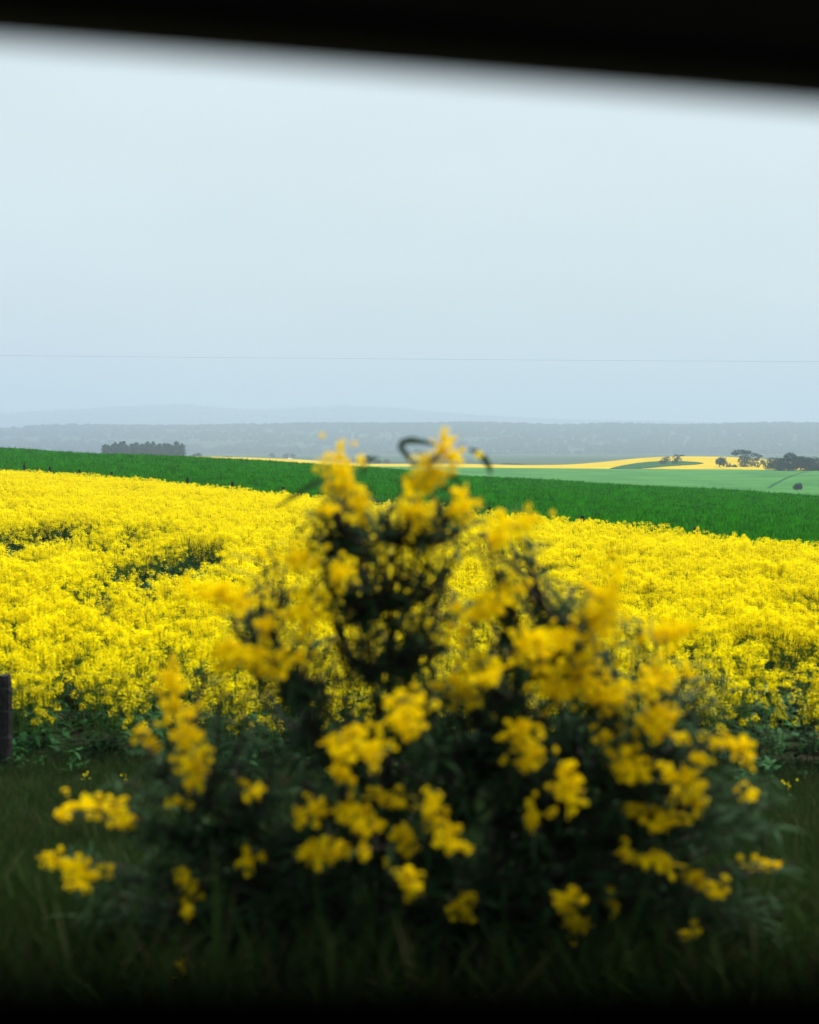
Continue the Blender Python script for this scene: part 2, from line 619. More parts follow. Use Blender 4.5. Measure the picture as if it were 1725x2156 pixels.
# conifer plantation block left of centre
D_G = 1010.0
conifers = []
gi_ = 0
for row, (dd, x0, x1, n) in enumerate([(0, 222, 381, 15), (22, 228, 384, 14)]):
    for i in range(n):
        pxv = x0 + (x1 - x0) * (i + rng.uniform(-.42, .42) * (0 < i < n - 1)) / (n - 1)
        d = D_G + dd + rng.uniform(-3, 3)
        base = P(pxv, 966, d)
        h = (34 if row else 30) * d / FPX * rng.uniform(.84, 1.08)
        if i in (0,): h *= .98
        t = empty('plantation_tree', base)
        mb = MB(); mb.tube([(0, 0, -1), (0, 0, h * .55), (0, 0, h * .88)], [.28, .2, .06], 6)
        mb.build('trunk', M['bark'], t, True)
        cb = MB()
        for _ in range(560):
            q = rng.random()
            z = h * (.09 + .91 * q)
            rad = 3.7 * (1 - max(0, q - .72) / .30) ** .5 * (.75 + .25 * math.sin(q * 24 + i)) * (.65 + .35 * min(1, q / .2))
            a = rng.uniform(0, 6.283); k = rng.random() ** .45
            p = (rad * k * math.cos(a), rad * k * math.sin(a), z)
            cb.quad(p, (math.cos(a), math.sin(a), .7 + rng.normal() * .4), rng.uniform(.6, 1.3))
        cb.build('crown', M['pine'], t)
        tag(t, 'blue-green conifer in the dense plantation block behind the green crest', 'tree', 'conifers of the plantation block')


def at(pxv, py, d, dz=0):
    x, y, z = P(pxv, py, d)
    return (x, y, z + dz)


leafy_tree('round_bush', at(414, 964, 1250), [((0, 0, 1.6), (4.0, 3, 2.2)), ((2, 0, 2.3), (3, 3, 2)), ((-2.2, 0, 1.4), (2.6, 2, 1.6))], 1.2,
           M['pine'], 'small round dark bush right of the conifer block', 'bush', leaf=.8, density=22)
leafy_tree('low_bush', at(478, 966, 1250), [((0, 0, .9), (5, 3, 1.5)), ((3.6, 0, .7), (4, 3, 1.1))], .6,
           M['pine'], 'flat low bush on the skyline of the yellow strip, left', 'bush', leaf=.8, density=22)
leafy_tree('hazy_tree', at(610, 970, 1900), rnd_blobs(16, 13, 7), 5, M['pine'],
           'hazy pale tree beyond the yellow strip, left of the flowering shrub', leaf=1.1, density=14)
leafy_tree('hazy_tree', at(575, 968, 2000), rnd_blobs(12, 9, 5), 4, M['pine'],
           'smaller hazy tree beside the white roofed shed', leaf=1.1, density=14)
leafy_tree('skyline_tree', at(772, 978, 1300), rnd_blobs(13, 10, 7, z0=.2), 4, M['gum'],
           'dark tree on the skyline between the top flower sprays', leaf=.8, density=18)
leafy_tree('skyline_tree', at(803, 979, 1320), rnd_blobs(17, 5, 7, z0=.2), 2, M['gum'],
           'low spreading tree right of the dark skyline tree', leaf=.8, density=18)
leafy_tree('skyline_tree', at(748, 976, 1600), rnd_blobs(10, 8, 5, z0=.2), 3, M['pine'],
           'pale hazy tree left of the dark skyline tree', leaf=.8, density=18)
leafy_tree('low_bush', at(1075, 980, 1250), [((0, 0, .9), (9, 3, 1.1)), ((6, 0, .7), (7, 3, .9)), ((-5, 0, .6), (4, 3, .8))], .6,
           M['pine'], 'low dark scrub line behind the yellow strip right of the top sprays', 'bush', leaf=.8, density=16)
# paired trees in the grassy inlet
d = rise_d(1403, 977)
leafy_tree('leaning_tree', at(1400, 979, d), [((0, 0, 2.6), (2.4, 2.4, 2.0)), ((1.6, 0, 3.6), (1.8, 1.8, 1.4)), ((-1.9, 0, 1.8), (1.5, 1.5, 1.3))], 2.4,
           M['gum'], 'smaller left tree of the pair in the grass patch', leaf=.55, density=34)
leafy_tree('leaning_tree', at(1424, 980, d), [((0, 0, 4.4), (2.2, 2.2, 1.9)), ((1.2, 0, 2.8), (2.0, 2.0, 1.8)), ((-1.0, 0, 2.2), (1.5, 1.5, 1.5)), ((2.6, 0, 5.6), (2.2, 1, .5))], 4.0,
           M['gum'], 'taller right tree of the pair in the grass patch', leaf=.55, density=34)
# big gum with flat spreading top, scrub, right-hand wood
d = 760.0
leafy_tree('gum_tree', at(1567, 988, d),
           [((-2.4, 0, 9.2), (4.2, 3, 1.4)), ((1.2, 0, 9.0), (3.4, 3, 1.2)), ((-5.0, 0, 8.2), (2.4, 2, .8)), ((5.6, 0, 7.6), (2.6, 2, .9)),
            ((8.2, 0, 6.9), (1.8, 1.5, .6)), ((.4, 0, 6.4), (3.0, 2.5, 1.5)), ((2.8, 0, 4.6), (3.0, 2.5, 1.7)), ((-1.8, 0, 4.4), (2.0, 2, 1.6)), ((.6, 0, 2.4), (3.6, 2.5, 1.9))],
           7.5, M['gum'], 'tall dark gum tree with flat spreading crown on the yellow rise', leaf=.6, density=34, tr=.4)
for (a, b, w, h, lab) in [(1516, 985, 10, 5.2, 'domed pale scrub at the left foot of the tall gum'),
                          (1541, 986, 6, 3.0, 'low scrub between the domed scrub and the tall gum'),
                          (1596, 988, 8, 6.4, 'bushy dark tree just right of the tall gum')]:
    leafy_tree('scrub_bush', at(a, b, d - 10), rnd_blobs(w, h, 7, flat=.8, z0=.15), h * .4, M['gum'], lab, 'bush', leaf=.55, density=40)
for (a, b, w, h, lab) in [(1632, 991, 11, 8.0, 'leftmost tree of the dark wood at the right edge'),
                          (1658, 992, 13, 8.6, 'tallest rounded tree of the dark wood at the right edge'),
                          (1684, 992, 12, 7.0, 'middle tree in the dip of the dark wood at the right edge'),
                          (1706, 993, 11, 7.8, 'tree with ragged top in the dark wood at the right edge'),
                          (1730, 994, 13, 6.6, 'tree of the dark wood cut by the right picture edge')]:
    leafy_tree('wood_tree', at(a, b, 690 + rng.uniform(-8, 8)), rnd_blobs(w, h, 12, flat=.8, z0=.05), h * .5, M['gum'], lab, 'tree', 'trees of the dark wood', leaf=.55, density=46)
dd_, zz_ = pale_d(1680, 1033)
leafy_tree('round_bush', (((1680 - CX) / FPX) * dd_, dd_, zz_ + CZ), [((.1, 0, 1.2), (1.1, 1.1, .95)), ((.6, 0, 1.75), (.75, .8, .65)), ((-.75, 0, 1.0), (.8, .9, .7)), ((-.2, 0, 1.7), (.6, .7, .5)), ((.9, 0, .9), (.6, .7, .6))], 1.0,
           M['gum'], 'single round dark bush in the pale green field', 'bush', leaf=.3, density=220, tr=.1)
uu = (1481 - CX) / FPX
leafy_tree('low_bush', (uu * 190, 190, P(1481, 1036, 190)[2]), [((0, 0, .1), (.75, .5, .35)), ((.5, 0, .0), (.6, .5, .28))], .1,
           M['gum'], 'small low bush on the crest of the green crop', 'bush', leaf=.14, density=500, tr=.05)

# white roofed shed far off
sx, sy, sz = P(611, 967.5, 1850)
sh = empty('farm_shed', (sx, sy, sz))
mb = MB(); mb.box(-4.5, 4.5, -3, 3, -1, 1.6); mb.build('wall', M['white'], sh)
mb = MB()
mb.add([(-4.8, -3.4, 1.55), (4.8, -3.4, 1.55), (4.8, 0, 3.3), (-4.8, 0, 3.3), (-4.8, 3.4, 1.55), (4.8, 3.4, 1.55),
        (-4.8, -3.4, 1.68), (4.8, -3.4, 1.68), (4.8, 0, 3.45), (-4.8, 0, 3.45), (-4.8, 3.4, 1.68), (4.8, 3.4, 1.68)],
       [(0, 3, 2, 1), (3, 4, 5, 2), (6, 7, 8, 9), (9, 8, 11, 10), (0, 1, 7, 6), (4, 10, 11, 5), (0, 6, 9, 3), (3, 9, 10, 4), (1, 2, 8, 7), (2, 5, 11, 8)])
mb.build('roof', M['white'], sh)
sh.scale = (.5, .5, .5)
tag(sh, 'tiny white roofed farm shed beyond the yellow strip', 'shed')

# woodland on the hazy hills: one mass
mb_meshes = []
for v in range(4):
    mb = MB()
    blob_crown(mb, [((0, 0, 5), (6, 6, 5)), ((3, 2, 4), (4, 4, 4)), ((-3, -1, 3.5), (4, 4, 3.5))], 2.4, 5)
    mb_meshes.append(mb.mesh('wood_clump', M['forest']))
pts = []
for (u, Y, Z), n, thr in ((r1, 15000, -.75), (r2, 9000, -.9)):
    for _ in range(n):
        i = rng.integers(0, 40) if rng.random() < .7 else rng.integers(34, 40)
        j = rng.integers(0, len(u) - 1)
        f = rng.random()
        x = (u[j] + f * (u[j + 1] - u[j])) * Y[i, j]; y = Y[i, j] + rng.uniform(-15, 15)
        if math.sin(x * .006 + y * .011) + .7 * math.sin(x * .013 - y * .02 + 1) + .5 * math.sin(x * .0021) < thr - (.9 if i > 33 else 0):
            continue
        pts.append((x, y, Z[i, j] * (1 - f) + Z[i, j + 1] * f + CZ - 1))
pts = np.array(pts)
scatter('distant_woodland', pts, rand_rot(len(pts), .05), rng.uniform(.6, 1.5, len(pts)), variants('wood_source', mb_meshes), 4,
        'mass of hazy trees covering the distant hills')

# ------------------------------------------------------------------ green crop tufts
tm = []
for v in range(5):
    mb = MB()
    for _ in range(16):
        a = rng.uniform(0, 6.283); r = rng.uniform(0, .22)
        mb.leaf((r * math.cos(a), r * math.sin(a), 0), (rng.normal() * .4, rng.normal() * .4, 1), (rng.normal(), rng.normal(), .1),
                rng.uniform(.22, .42), .045, rng.uniform(0, .5), 2)
    tm.append(mb.mesh('crop_tuft', M['wheat']))
n = 105000
u = rng.uniform(-.5, .5, n)
yf_ = np.minimum(65.27 / (1 + 1.518 * u), 180)
cd_ = crest_d(u)
w = rng.random(n) ** 1.0
d = yf_ + .6 + (cd_ + 4 - yf_) * w
ac = (u * d * .835 + d * .55) / 20.0                 # wheel tracks left by the sprayer
fr = ac - np.floor(ac)
tk = ~((np.abs(fr - .5) < .013) | (np.abs(fr - .59) < .013))
u, d = u[tk], d[tk]
n = len(u)
z = green_z(u, d) + CZ - .02
scatter('young_crop', np.stack([u * d, d, z], 1), rand_rot(n, .12), rng.uniform(.6, 1.35, n) * (1 + .3 * (d / 150)) * (1 + .22 * np.sin(u * d * .21 + d * .09) * np.sin(d * .23 - u * d * .05) + .15 * np.sin((u * d * .55 + d * .83) * 1.1)), variants('crop_source', tm), 5,
        'dense blades of green young crop behind the far fence')


# ------------------------------------------------------------------ canola
def raceme(mb, p, size, nfl, fl, slot, bslot=None, hgt=.12):
    """one flower head: a dome of small four-petalled flowers"""
    p = np.array(p, float)
    for _ in range(nfl):
        q = rng.random()
        a = rng.uniform(0, 6.283)
        rad = size * math.sqrt(max(.05, 1 - (1.7 * q - .75) ** 2)) * rng.uniform(.55, 1.15)
        c = p + np.array([rad * math.cos(a), rad * math.sin(a), (q - .75) * hgt])
        mb.quad(c, (math.cos(a) * (1 - q), math.sin(a) * (1 - q), .35 + q), fl * rng.uniform(.8, 1.25), slot)
    if bslot is not None:
        for _ in range(3):
            a = rng.uniform(0, 6.283)
            mb.quad(p + np.array([.008 * math.cos(a), .008 * math.sin(a), .25 * hgt + .01]), (math.cos(a), math.sin(a), .5), .012, bslot)


LOWTIP = .75


def canola_plan(h):
    """stem polyline, branch tips and leaf anchors of one plant"""
    lean = rng.normal(size=2) * .05
    top = np.array([lean[0], lean[1], h])
    tips = [(np.array([lean[0] * .7, lean[1] * .7, h * .5]), top)]
    nb = rng.integers(7, 10)
    for i in range(nb):
        a = 2.4 * i + rng.uniform(-.4, .4)
        s = rng.uniform(.35, .62)
        o = np.array([lean[0] * s, lean[1] * s, h * s])
        r = rng.uniform(.04, .19)
        tips.append((o, np.array([lean[0] + r * math.cos(a), lean[1] + r * math.sin(a), h * (rng.uniform(.80, 1.02) if rng.random() < LOWTIP else rng.uniform(.45, .8))])))
    return lean, tips


def canola_stem(mb, lean, tips, h, slot, sides=4):
    mb.tube([(0, 0, -.02), (lean[0] * .5, lean[1] * .5, h * .5), (lean[0], lean[1], h - .03)], [.008, .006, .003], sides, slot, False)
    for (o, t) in tips[1:]:
        m = (o + t) / 2 + np.array([(t - o)[0] * .2, (t - o)[1] * .2, -.02])
        mb.tube([o, m, t - np.array([0, 0, .02])], [.005, .004, .002], 3, slot, False)


def canola_leaves(mb, h, n, slot, big=1.0):
    for i in range(n):
        a = rng.uniform(0, 6.283); s = rng.uniform(.05, .62)
        mb.leaf((0, 0, h * s), (math.cos(a), math.sin(a), .35), (0, 0, 1), big * rng.uniform(.10, .24) * (1.2 - s), big * rng.uniform(.05, .085) * (1.25 - s), rng.uniform(.2, .9), 3, slot)


near_v, far_v = [], []
for v in range(8):
    mb = MB(); h = rng.uniform(1.02, 1.2)
    lean, tips = canola_plan(h)
    canola_stem(mb, lean, tips, h, 1, 3)
    canola_leaves(mb, h, 10, 2)
    for (o, t) in tips:
        raceme(mb, t, rng.uniform(.044, .066), 34, .027, 0, 3, rng.uniform(.07, .12))
    near_v.append(mb.mesh('canola_near', [M['petal'], M['cstem'], M['cleaf'], M['bud']]))
for v in range(8):
    mb = MB(); h = rng.uniform(1.0, 1.18)
    lean, tips = canola_plan(h)
    canola_stem(mb, lean, tips, h, 1, 3)
    canola_leaves(mb, h, 6, 2, 1.3)
    for (o, t) in tips:
        raceme(mb, t, rng.uniform(.045, .065), 18, .036, 0, None, rng.uniform(.07, .12))
    far_v.append(mb.mesh('canola_far', [M['petal'], M['cstem'], M['cleaf']]))

# thin places in the crop (x, y, rx, ry, keep)
gaps = [(-5.1, 29.6, 1.0, 6.3, .0), (-8.8, 38.0, 2.6, 5.0, .22), (-10.4, 37.5, 1.7, 7.0, .02), (4.75, 17.6, .75, 2.0, .02), (4.1, 18.6, .8, .9, .3),
        (-1.9, 18.0, .5, .6, .25), (-6.3, 30.5, .8, .8, .3), (3.9, 24, .6, 1.0, .35), (-2.9, 16.4, .35, .45, .2), (-3.9, 20.5, .4, .6, .3)]


def keep(x, y):
    k = np.ones_like(x)
    for (gx, gy, rx, ry, kk) in gaps:
        k = np.where(((x - gx) / rx) ** 2 + ((y - gy) / ry) ** 2 < 1, np.minimum(k, kk), k)
    nz = np.sin(x * 1.9 + y * .8) + np.sin(y * 1.3 - x * .9 + 2) + .8 * np.sin(x * 3.7 - y * 2.9)
    return np.where(nz > np.where(y < 45, 1.55, 2.1), np.minimum(k, .28), k)


def edge_y(x):
    return 15.0 - .03 * x + .16 * np.sin(x * 2.3) + .1 * np.sin(x * 5.1 + 1)


# individuals: the 300 nearest plants of the front edge, copied from six complete plants
protos = []
LOWTIP = .55
for v in range(6):
    h = rng.uniform(1.0, 1.15)
    lean, tips = canola_plan(h)
    s = MB(); canola_stem(s, lean, tips, h, 0)
    lf = MB(); canola_leaves(lf, h, 11, 0, 1.15)
    heads = []
    for (o, t) in tips[:9]:
        r_ = MB(); raceme(r_, (0, 0, 0), rng.uniform(.042, .062), 34, .025, 0, 1, rng.uniform(.07, .12)); r_.tube([(0, 0, -.16), (0, 0, .03)], .003, 3, 1)
        heads.append((r_.mesh('flower_head', [M['petal'], M['bud']]), tuple(t)))
    protos.append((s.mesh('stem', M['cstem']), lf.mesh('leaves', M['cleaf']), heads))


def canola_plant(v, loc, rz, sc):
    ms, ml, heads = protos[v]
    e = bpy.data.objects.new('canola_plant', None)
    e.location = loc; e.rotation_euler = (rng.normal() * .06, rng.normal() * .06, rz); e.scale = (sc, sc, sc)
    COL.objects.link(e)
    for nm, me, l in [('stem', ms, (0, 0, 0)), ('leaves', ml, (0, 0, 0))] + [('flower_head', a, b) for a, b in heads]:
        c = bpy.data.objects.new(nm, me)
        c.location = l; c.parent = e
        COL.objects.link(c)
    tag(e, 'yellow flowering canola plant in the front rows beside the near fence', 'plant', 'canola plants of the front rows')


cand = []
while len(cand) < 300:
    x = rng.uniform(-4.75, 4.75)
    y = edge_y(x) + rng.uniform(0, 2.5)
    if keep(np.array([x]), np.array([y]))[0] < rng.random(): continue
    cand.append((x, y))
for i, (x, y) in enumerate(cand):
    canola_plant(i % 6, (x, y, float(field_z(x, y)) + CZ), rng.uniform(0, 6.283), rng.uniform(.8, 1.08) * (.86 if y < edge_y(x) + .45 else 1))

# the rest of the crop: one mass, two densities
pts = []
rows_ = []
n1 = 4900
u = rng.uniform(-.5, .5, n1 * 2); y = np.sqrt(rng.uniform(14.5 ** 2, 40 ** 2, n1 * 2)); x = u * y
ok = (y > edge_y(x) + np.where(np.abs(x) < 4.75, 2.45, 0)) & (rng.random(len(x)) < keep(x, y))
x, y = x[ok], y[ok]
pn = np.stack([x, y, field_z(x, y) + CZ], 1)
scn = rng.uniform(.76, 1.08, len(x)) + .09 * np.sin(x * 1.1 + y * .7) * np.sin(x * .6 - y * .45 + 1)
scatter('canola_crop_near', pn, rand_rot(len(x), .07), scn, variants('canola_near_source', near_v), 8,
        'yellow flowering canola filling the near half of the field behind the front rows')
n2 = 62000
u = rng.uniform(-.5, .48, n2)
yfu = np.minimum(65.27 / (1 + 1.518 * u), 180)
y = np.sqrt(40 ** 2 + (np.maximum(yfu - .7, 40.1) ** 2 - 1600) * rng.random(n2))
wgt = (yfu ** 2 - 1600) / (150 ** 2 - 1600)
ok = (rng.random(n2) < np.clip(wgt * 2.2, .05, 1)) & (rng.random(n2) < keep(u * y, y))
u, y = u[ok], y[ok]; x = u * y
pf = np.stack([x, y, field_z(x, y) + CZ], 1)
scatter('canola_crop_far', pf, rand_rot(len(x), .06), np.where(y > yfu[ok] - 14, rng.uniform(.72, 1.06, len(x)), rng.uniform(.78, 1.12, len(x))) + .04 * np.sin(x * .8 + y * .5), variants('canola_far_source', far_v), 8,
        'yellow flowering canola filling the far half of the field up to the back fence')

# ------------------------------------------------------------------ verge grass and weeds
gm = []
for v in range(6):
    mb = MB()
    hh = rng.uniform(.8, 1.15)
    for _ in range(22):
        a = rng.uniform(0, 6.283); r = rng.uniform(0, .09)
        mb.leaf((r * math.cos(a), r * math.sin(a), -.02), (math.cos(a) * .35 + rng.normal() * .2, math.sin(a) * .35 + rng.normal() * .2, 1), (rng.normal(), rng.normal(), .1),
                hh * rng.uniform(.18, .48), .010, rng.uniform(.05, .55), 4)
    gm.append(mb.mesh('grass_tuft', M['grass'] if v < 5 else M['drygrass']))
n = 21000
x = rng.uniform(-6.5, 6.5, n); y = 2.3 + 12.9 * rng.random(n)
z = np.where(y < 14, verge_z(x, y), field_z(x, y)) + CZ
scatter('verge_grass', np.stack([x, y, z], 1), rand_rot(n, .12), rng.uniform(.5, 1.2, n) * np.clip(1.25 - .065 * (y - 4), .5, 1.1), variants('grass_source', gm), 6,
        'long dark olive grass covering the road verge')
# low broad-leaved weeds at the foot of the crop
wm = []
for v in range(4):
    mb = MB()
    for i in range(12):
        a = rng.uniform(0, 6.283)
        mb.leaf((0, 0, rng.uniform(.0, .22)), (math.cos(a), math.sin(a), rng.uniform(.3, 1.1)), (0, 0, 1), rng.uniform(.10, .22), rng.uniform(.035, .07), rng.uniform(.2, .7), 3)
    wm.append(mb.mesh('weed', M['cleaf']))
n = 230
x = rng.uniform(-6, 6, n); y = edge_y(x) + rng.normal(-.05, .5, n)
for (gx, gy, rx, ry, kk) in gaps:
    m_ = int(rx * ry * 34)
    a_ = rng.uniform(0, 6.283, m_); q_ = np.sqrt(rng.random(m_))
    x = np.append(x, gx + rx * q_ * np.cos(a_)); y = np.append(y, gy + ry * q_ * np.sin(a_))
n = len(x)
scatter('verge_weeds', np.stack([x, y, field_z(x, y) + CZ], 1), rand_rot(n, .15), rng.uniform(.6, 1.3, n) * np.where(np.arange(n) < 230, .9, 1.6), variants('weed_source', wm), 4,
        'broad-leaved green weeds crowding the foot of the canola')
# a few stray canola seedlings flowering in the verge
for i, (a, b, d, lab) in enumerate([(178, 1640, 13.6, 'small stray canola sprig flowering right of the near post'),
                                    (265, 1636, 13.4, 'small stray canola sprig with two blooms beside the low branch'),
                                    (1660, 1655, 13.3, 'single tiny yellow bloom in the verge at right'),
                                    (1440, 1790, 9.0, 'tiny yellow weed bloom right of the shrub')]):
    X_, Y_, Z_ = P(a, b, d)
    g = float(verge_z(X_, Y_)) + CZ
    e = empty('canola_sprig', (X_, Y_, g))
    mb = MB(); hh = max(Z_ - g, .15)
    mb.tube([(0, 0, -.03), (.01, 0, hh * .5), (0, 0, hh)], [.004, .003, .002], 4); mb.build('stem', M['cstem'], e)
    mb = MB()
    mb.tube([(0, 0, hh - .05), (0, 0, hh + .03)], .003, 3)
    for j in range(5):
        mb.quad((rng.normal() * .035, rng.normal() * .02, hh + rng.normal() * .03), (0, -1, .6), .028)
    mb.build('flower_head', M['petal'], e)
    mb = MB(); canola_leaves(mb, hh, 4, 0, .7); mb.build('leaves', M['cleaf'], e)
    tag(e, lab, 'plant')


# ------------------------------------------------------------------ fences
def post(parent, loc, h, r, lean=(0, 0)):
    mb = MB()
    n = 9
    rings = [(-.3, 1.02), (0, 1.05), (h * .5, .98), (h * .93, .97), (h, .9)]
    pts_, rad = [], []
    for (zz, k) in rings:
        pts_.append((lean[0] * zz, lean[1] * zz, zz)); rad.append(r * k)
    mb.tube(pts_, rad, n)
    o = mb.build('post', M['postwood'], parent)
    for v in o.data.vertices:
        v.co.x += rng.normal() * r * .06; v.co.y += rng.normal() * r * .06
        if v.co.z > h * .97: v.co.z += rng.normal() * .012
    o.location = loc
    return o


ff = empty('farm_fence', (0, 0, 0))
pl = []
for k in range(-1, 15):
    x, y = FX0 + FDX * k, FY0 + FDY * k
    z = float(fence_z(k)) + CZ
    hv = 1.48 - .018 * k + (rng.uniform(-.04, .04) if k not in (4,) else -.2)
    post(ff, (x, y, z - .02), hv, rng.uniform(.075, .095), (rng.normal() * .03, rng.normal() * .03))
    pl.append((x, y, z))
for hh in (.3, .62, .92, 1.15):
    mb = MB(); mb.tube([(x, y - .07, z + hh) for x, y, z in pl], .0022, 4); mb.build('wire', M['wire'], ff)
tag(ff, 'farm fence of dark wooden posts between yellow canola and green crop', 'fence')

nf = empty('farm_fence', (0, 0, 0))
np_ = [(-10.3, 14.75), (-4.20, 14.6), (1.95, 14.45), (8.05, 14.3)]
pl = []
for (x, y) in np_:
    z = float(field_z(x, y)) + CZ
    post(nf, (x, y, z - .08), 1.06, .085 if x > -6 else .08, (.0, 0.0))
    pl.append((x, y, z))
for hh in (.35, .62, .86, 1.03):
    mb = MB(); mb.tube([(x, y - .09, z + hh) for x, y, z in pl], .0013, 4); mb.build('wire', M['wire'], nf)
tag(nf, 'near wire fence with stout dark post at the left edge', 'fence')

# overhead wire
mb = MB()
a, b = np.array(P(0, 747, 60)), np.array(P(1725, 760, 60))
pp = []
for s in np.linspace(-2.2, 3.2, 60):
    q = a + (b - a) * s
    q[2] += .012 * (s - .5) ** 2 * 6 - .05
    pp.append(q)
mb.tube(pp, .0024, 5)
tag(mb.build('overhead_wire', M['wire']), 'thin overhead wire crossing the pale sky', 'wire')

# ------------------------------------------------------------------ flowering shrub in front
SD = 5.0
sh_base = (0.0, SD + .1, float(verge_z(0, SD + .1)) + CZ)
shrub = empty('flowering_shrub', sh_base)
tag(shrub, 'blurred dark shrub with golden flower sprays in the foreground', 'shrub')
B = np.array(sh_base)


def loc(p):
    return np.array(p, float) - B


# main stems
stem_top = [loc(P(845, 1010, SD)), loc(P(720, 1040, SD + .1)), loc(P(1180, 1330, SD - .1)), loc(P(560, 1380, SD + .1)), loc(P(1400, 1500, SD)), loc(P(330, 1640, SD - .1))]
stems = []
for i, t in enumerate(stem_top):
    o = np.array([rng.normal() * .05, rng.normal() * .05, -.1])
    pts_ = []
    for s in np.linspace(0, 1, 9):
        q = o + (t - o) * s
        bow = math.sin(math.pi * s) * .10
        q = q + np.array([-t[0] * bow * 1.4, rng.normal() * .015, bow * .5]) + np.array([rng.normal() * .012, 0, 0])
        pts_.append(q)
    mb = MB(); mb.tube(pts_, np.linspace(.018 if i else .022, .004, 9), 6)
    mb.build('stem', M['shrubwood'], shrub, True)
    stems.append(np.array(pts_))
all_stem = np.concatenate(stems)


def flower_mass(mb, w, h, ang, dens=1.0):
    """irregular spray of small five-petalled flowers, about w x h metres"""
    ns = max(5, int(round(w * h / .00042)))
    ca, sa = math.cos(ang), math.sin(ang)
    mb.tube([(-w * .55 * ca, 0, -w * .55 * sa), (w * .55 * ca, 0, w * .55 * sa)], .003, 4)
    mb.tube([(h * .55 * sa, 0, -h * .55 * ca), (-h * .55 * sa, 0, h * .55 * ca)], .003, 4)
    for s in range(ns):
        q = np.clip(rng.normal(size=3) * .26, -.7, .7)
        c = np.array([q[0] * w * 1.1, q[1] * min(w, .16), q[2] * h * 1.1])
        c = np.array([c[0] * ca - c[2] * sa, c[1], c[0] * sa + c[2] * ca])
        rr_ = rng.uniform(.003, .013)
        for _ in range(5):
            d_ = rng.normal(size=3); d_ /= np.linalg.norm(d_)
            mb.quad(c + d_ * rr_, d_ + np.array([0, -.2, .4]), rng.uniform(.013, .027), 0, .5)


def leafy_branch(tip, name='branch', leaves=14, fl=None, reach=None, llen=(.07, .13), curl=.55):
    """branch from the nearest suitable stem point to tip, leaves along it, flowers at its end"""
    dz = all_stem[:, 2] < tip[2] - .06
    cand_ = all_stem[dz] if dz.any() else all_stem[:6]
    dist = np.linalg.norm((cand_ - tip) * np.array([1, 1, .55]), axis=1)
    o = cand_[np.argmin(dist)]
    mid = (o + tip) / 2 + np.array([(tip - o)[0] * .12, (tip - o)[1] * .1, -.03 + rng.normal() * .02])
    pts_ = [o, (o + mid) / 2 + rng.normal(size=3) * .006, mid, (mid + tip) / 2 + rng.normal(size=3) * .008 + np.array([0, 0, .015]), tip]
    mb = MB(); mb.tube(pts_, [.007, .006, .005, .004, .002], 5)
    br = mb.build(name, M['shrubwood'], shrub, True)
    lb = MB()
    L_ = np.linalg.norm(tip - o)
    n_ = int(leaves * (.6 + L_ * 1.3))
    P_ = np.array(pts_)
    for i in range(n_):
        s = rng.uniform(.15, 1.0) * 4
        k = min(int(s), 3)
        p = P_[k] + (P_[k + 1] - P_[k]) * (s - k)
        a = rng.uniform(0, 6.283)
        dirv = np.array([math.cos(a), math.sin(a), rng.uniform(-.1, .9)])
        lb.leaf(p, dirv, (rng.normal() * .3, rng.normal() * .3, 1), rng.uniform(*llen), rng.uniform(.012, .023), rng.uniform(.1, 1.0) * curl * 1.6, 4)
    lb.build('leaves', M['shrubleaf'], br)
    if fl:
        w, h, ang = fl
        fb = MB(); flower_mass(fb, w, h, ang)
        f = fb.build('flower_spray', M['wattle'], br)
        f.location = tip + np.array([0, -.02, .01])
    return br


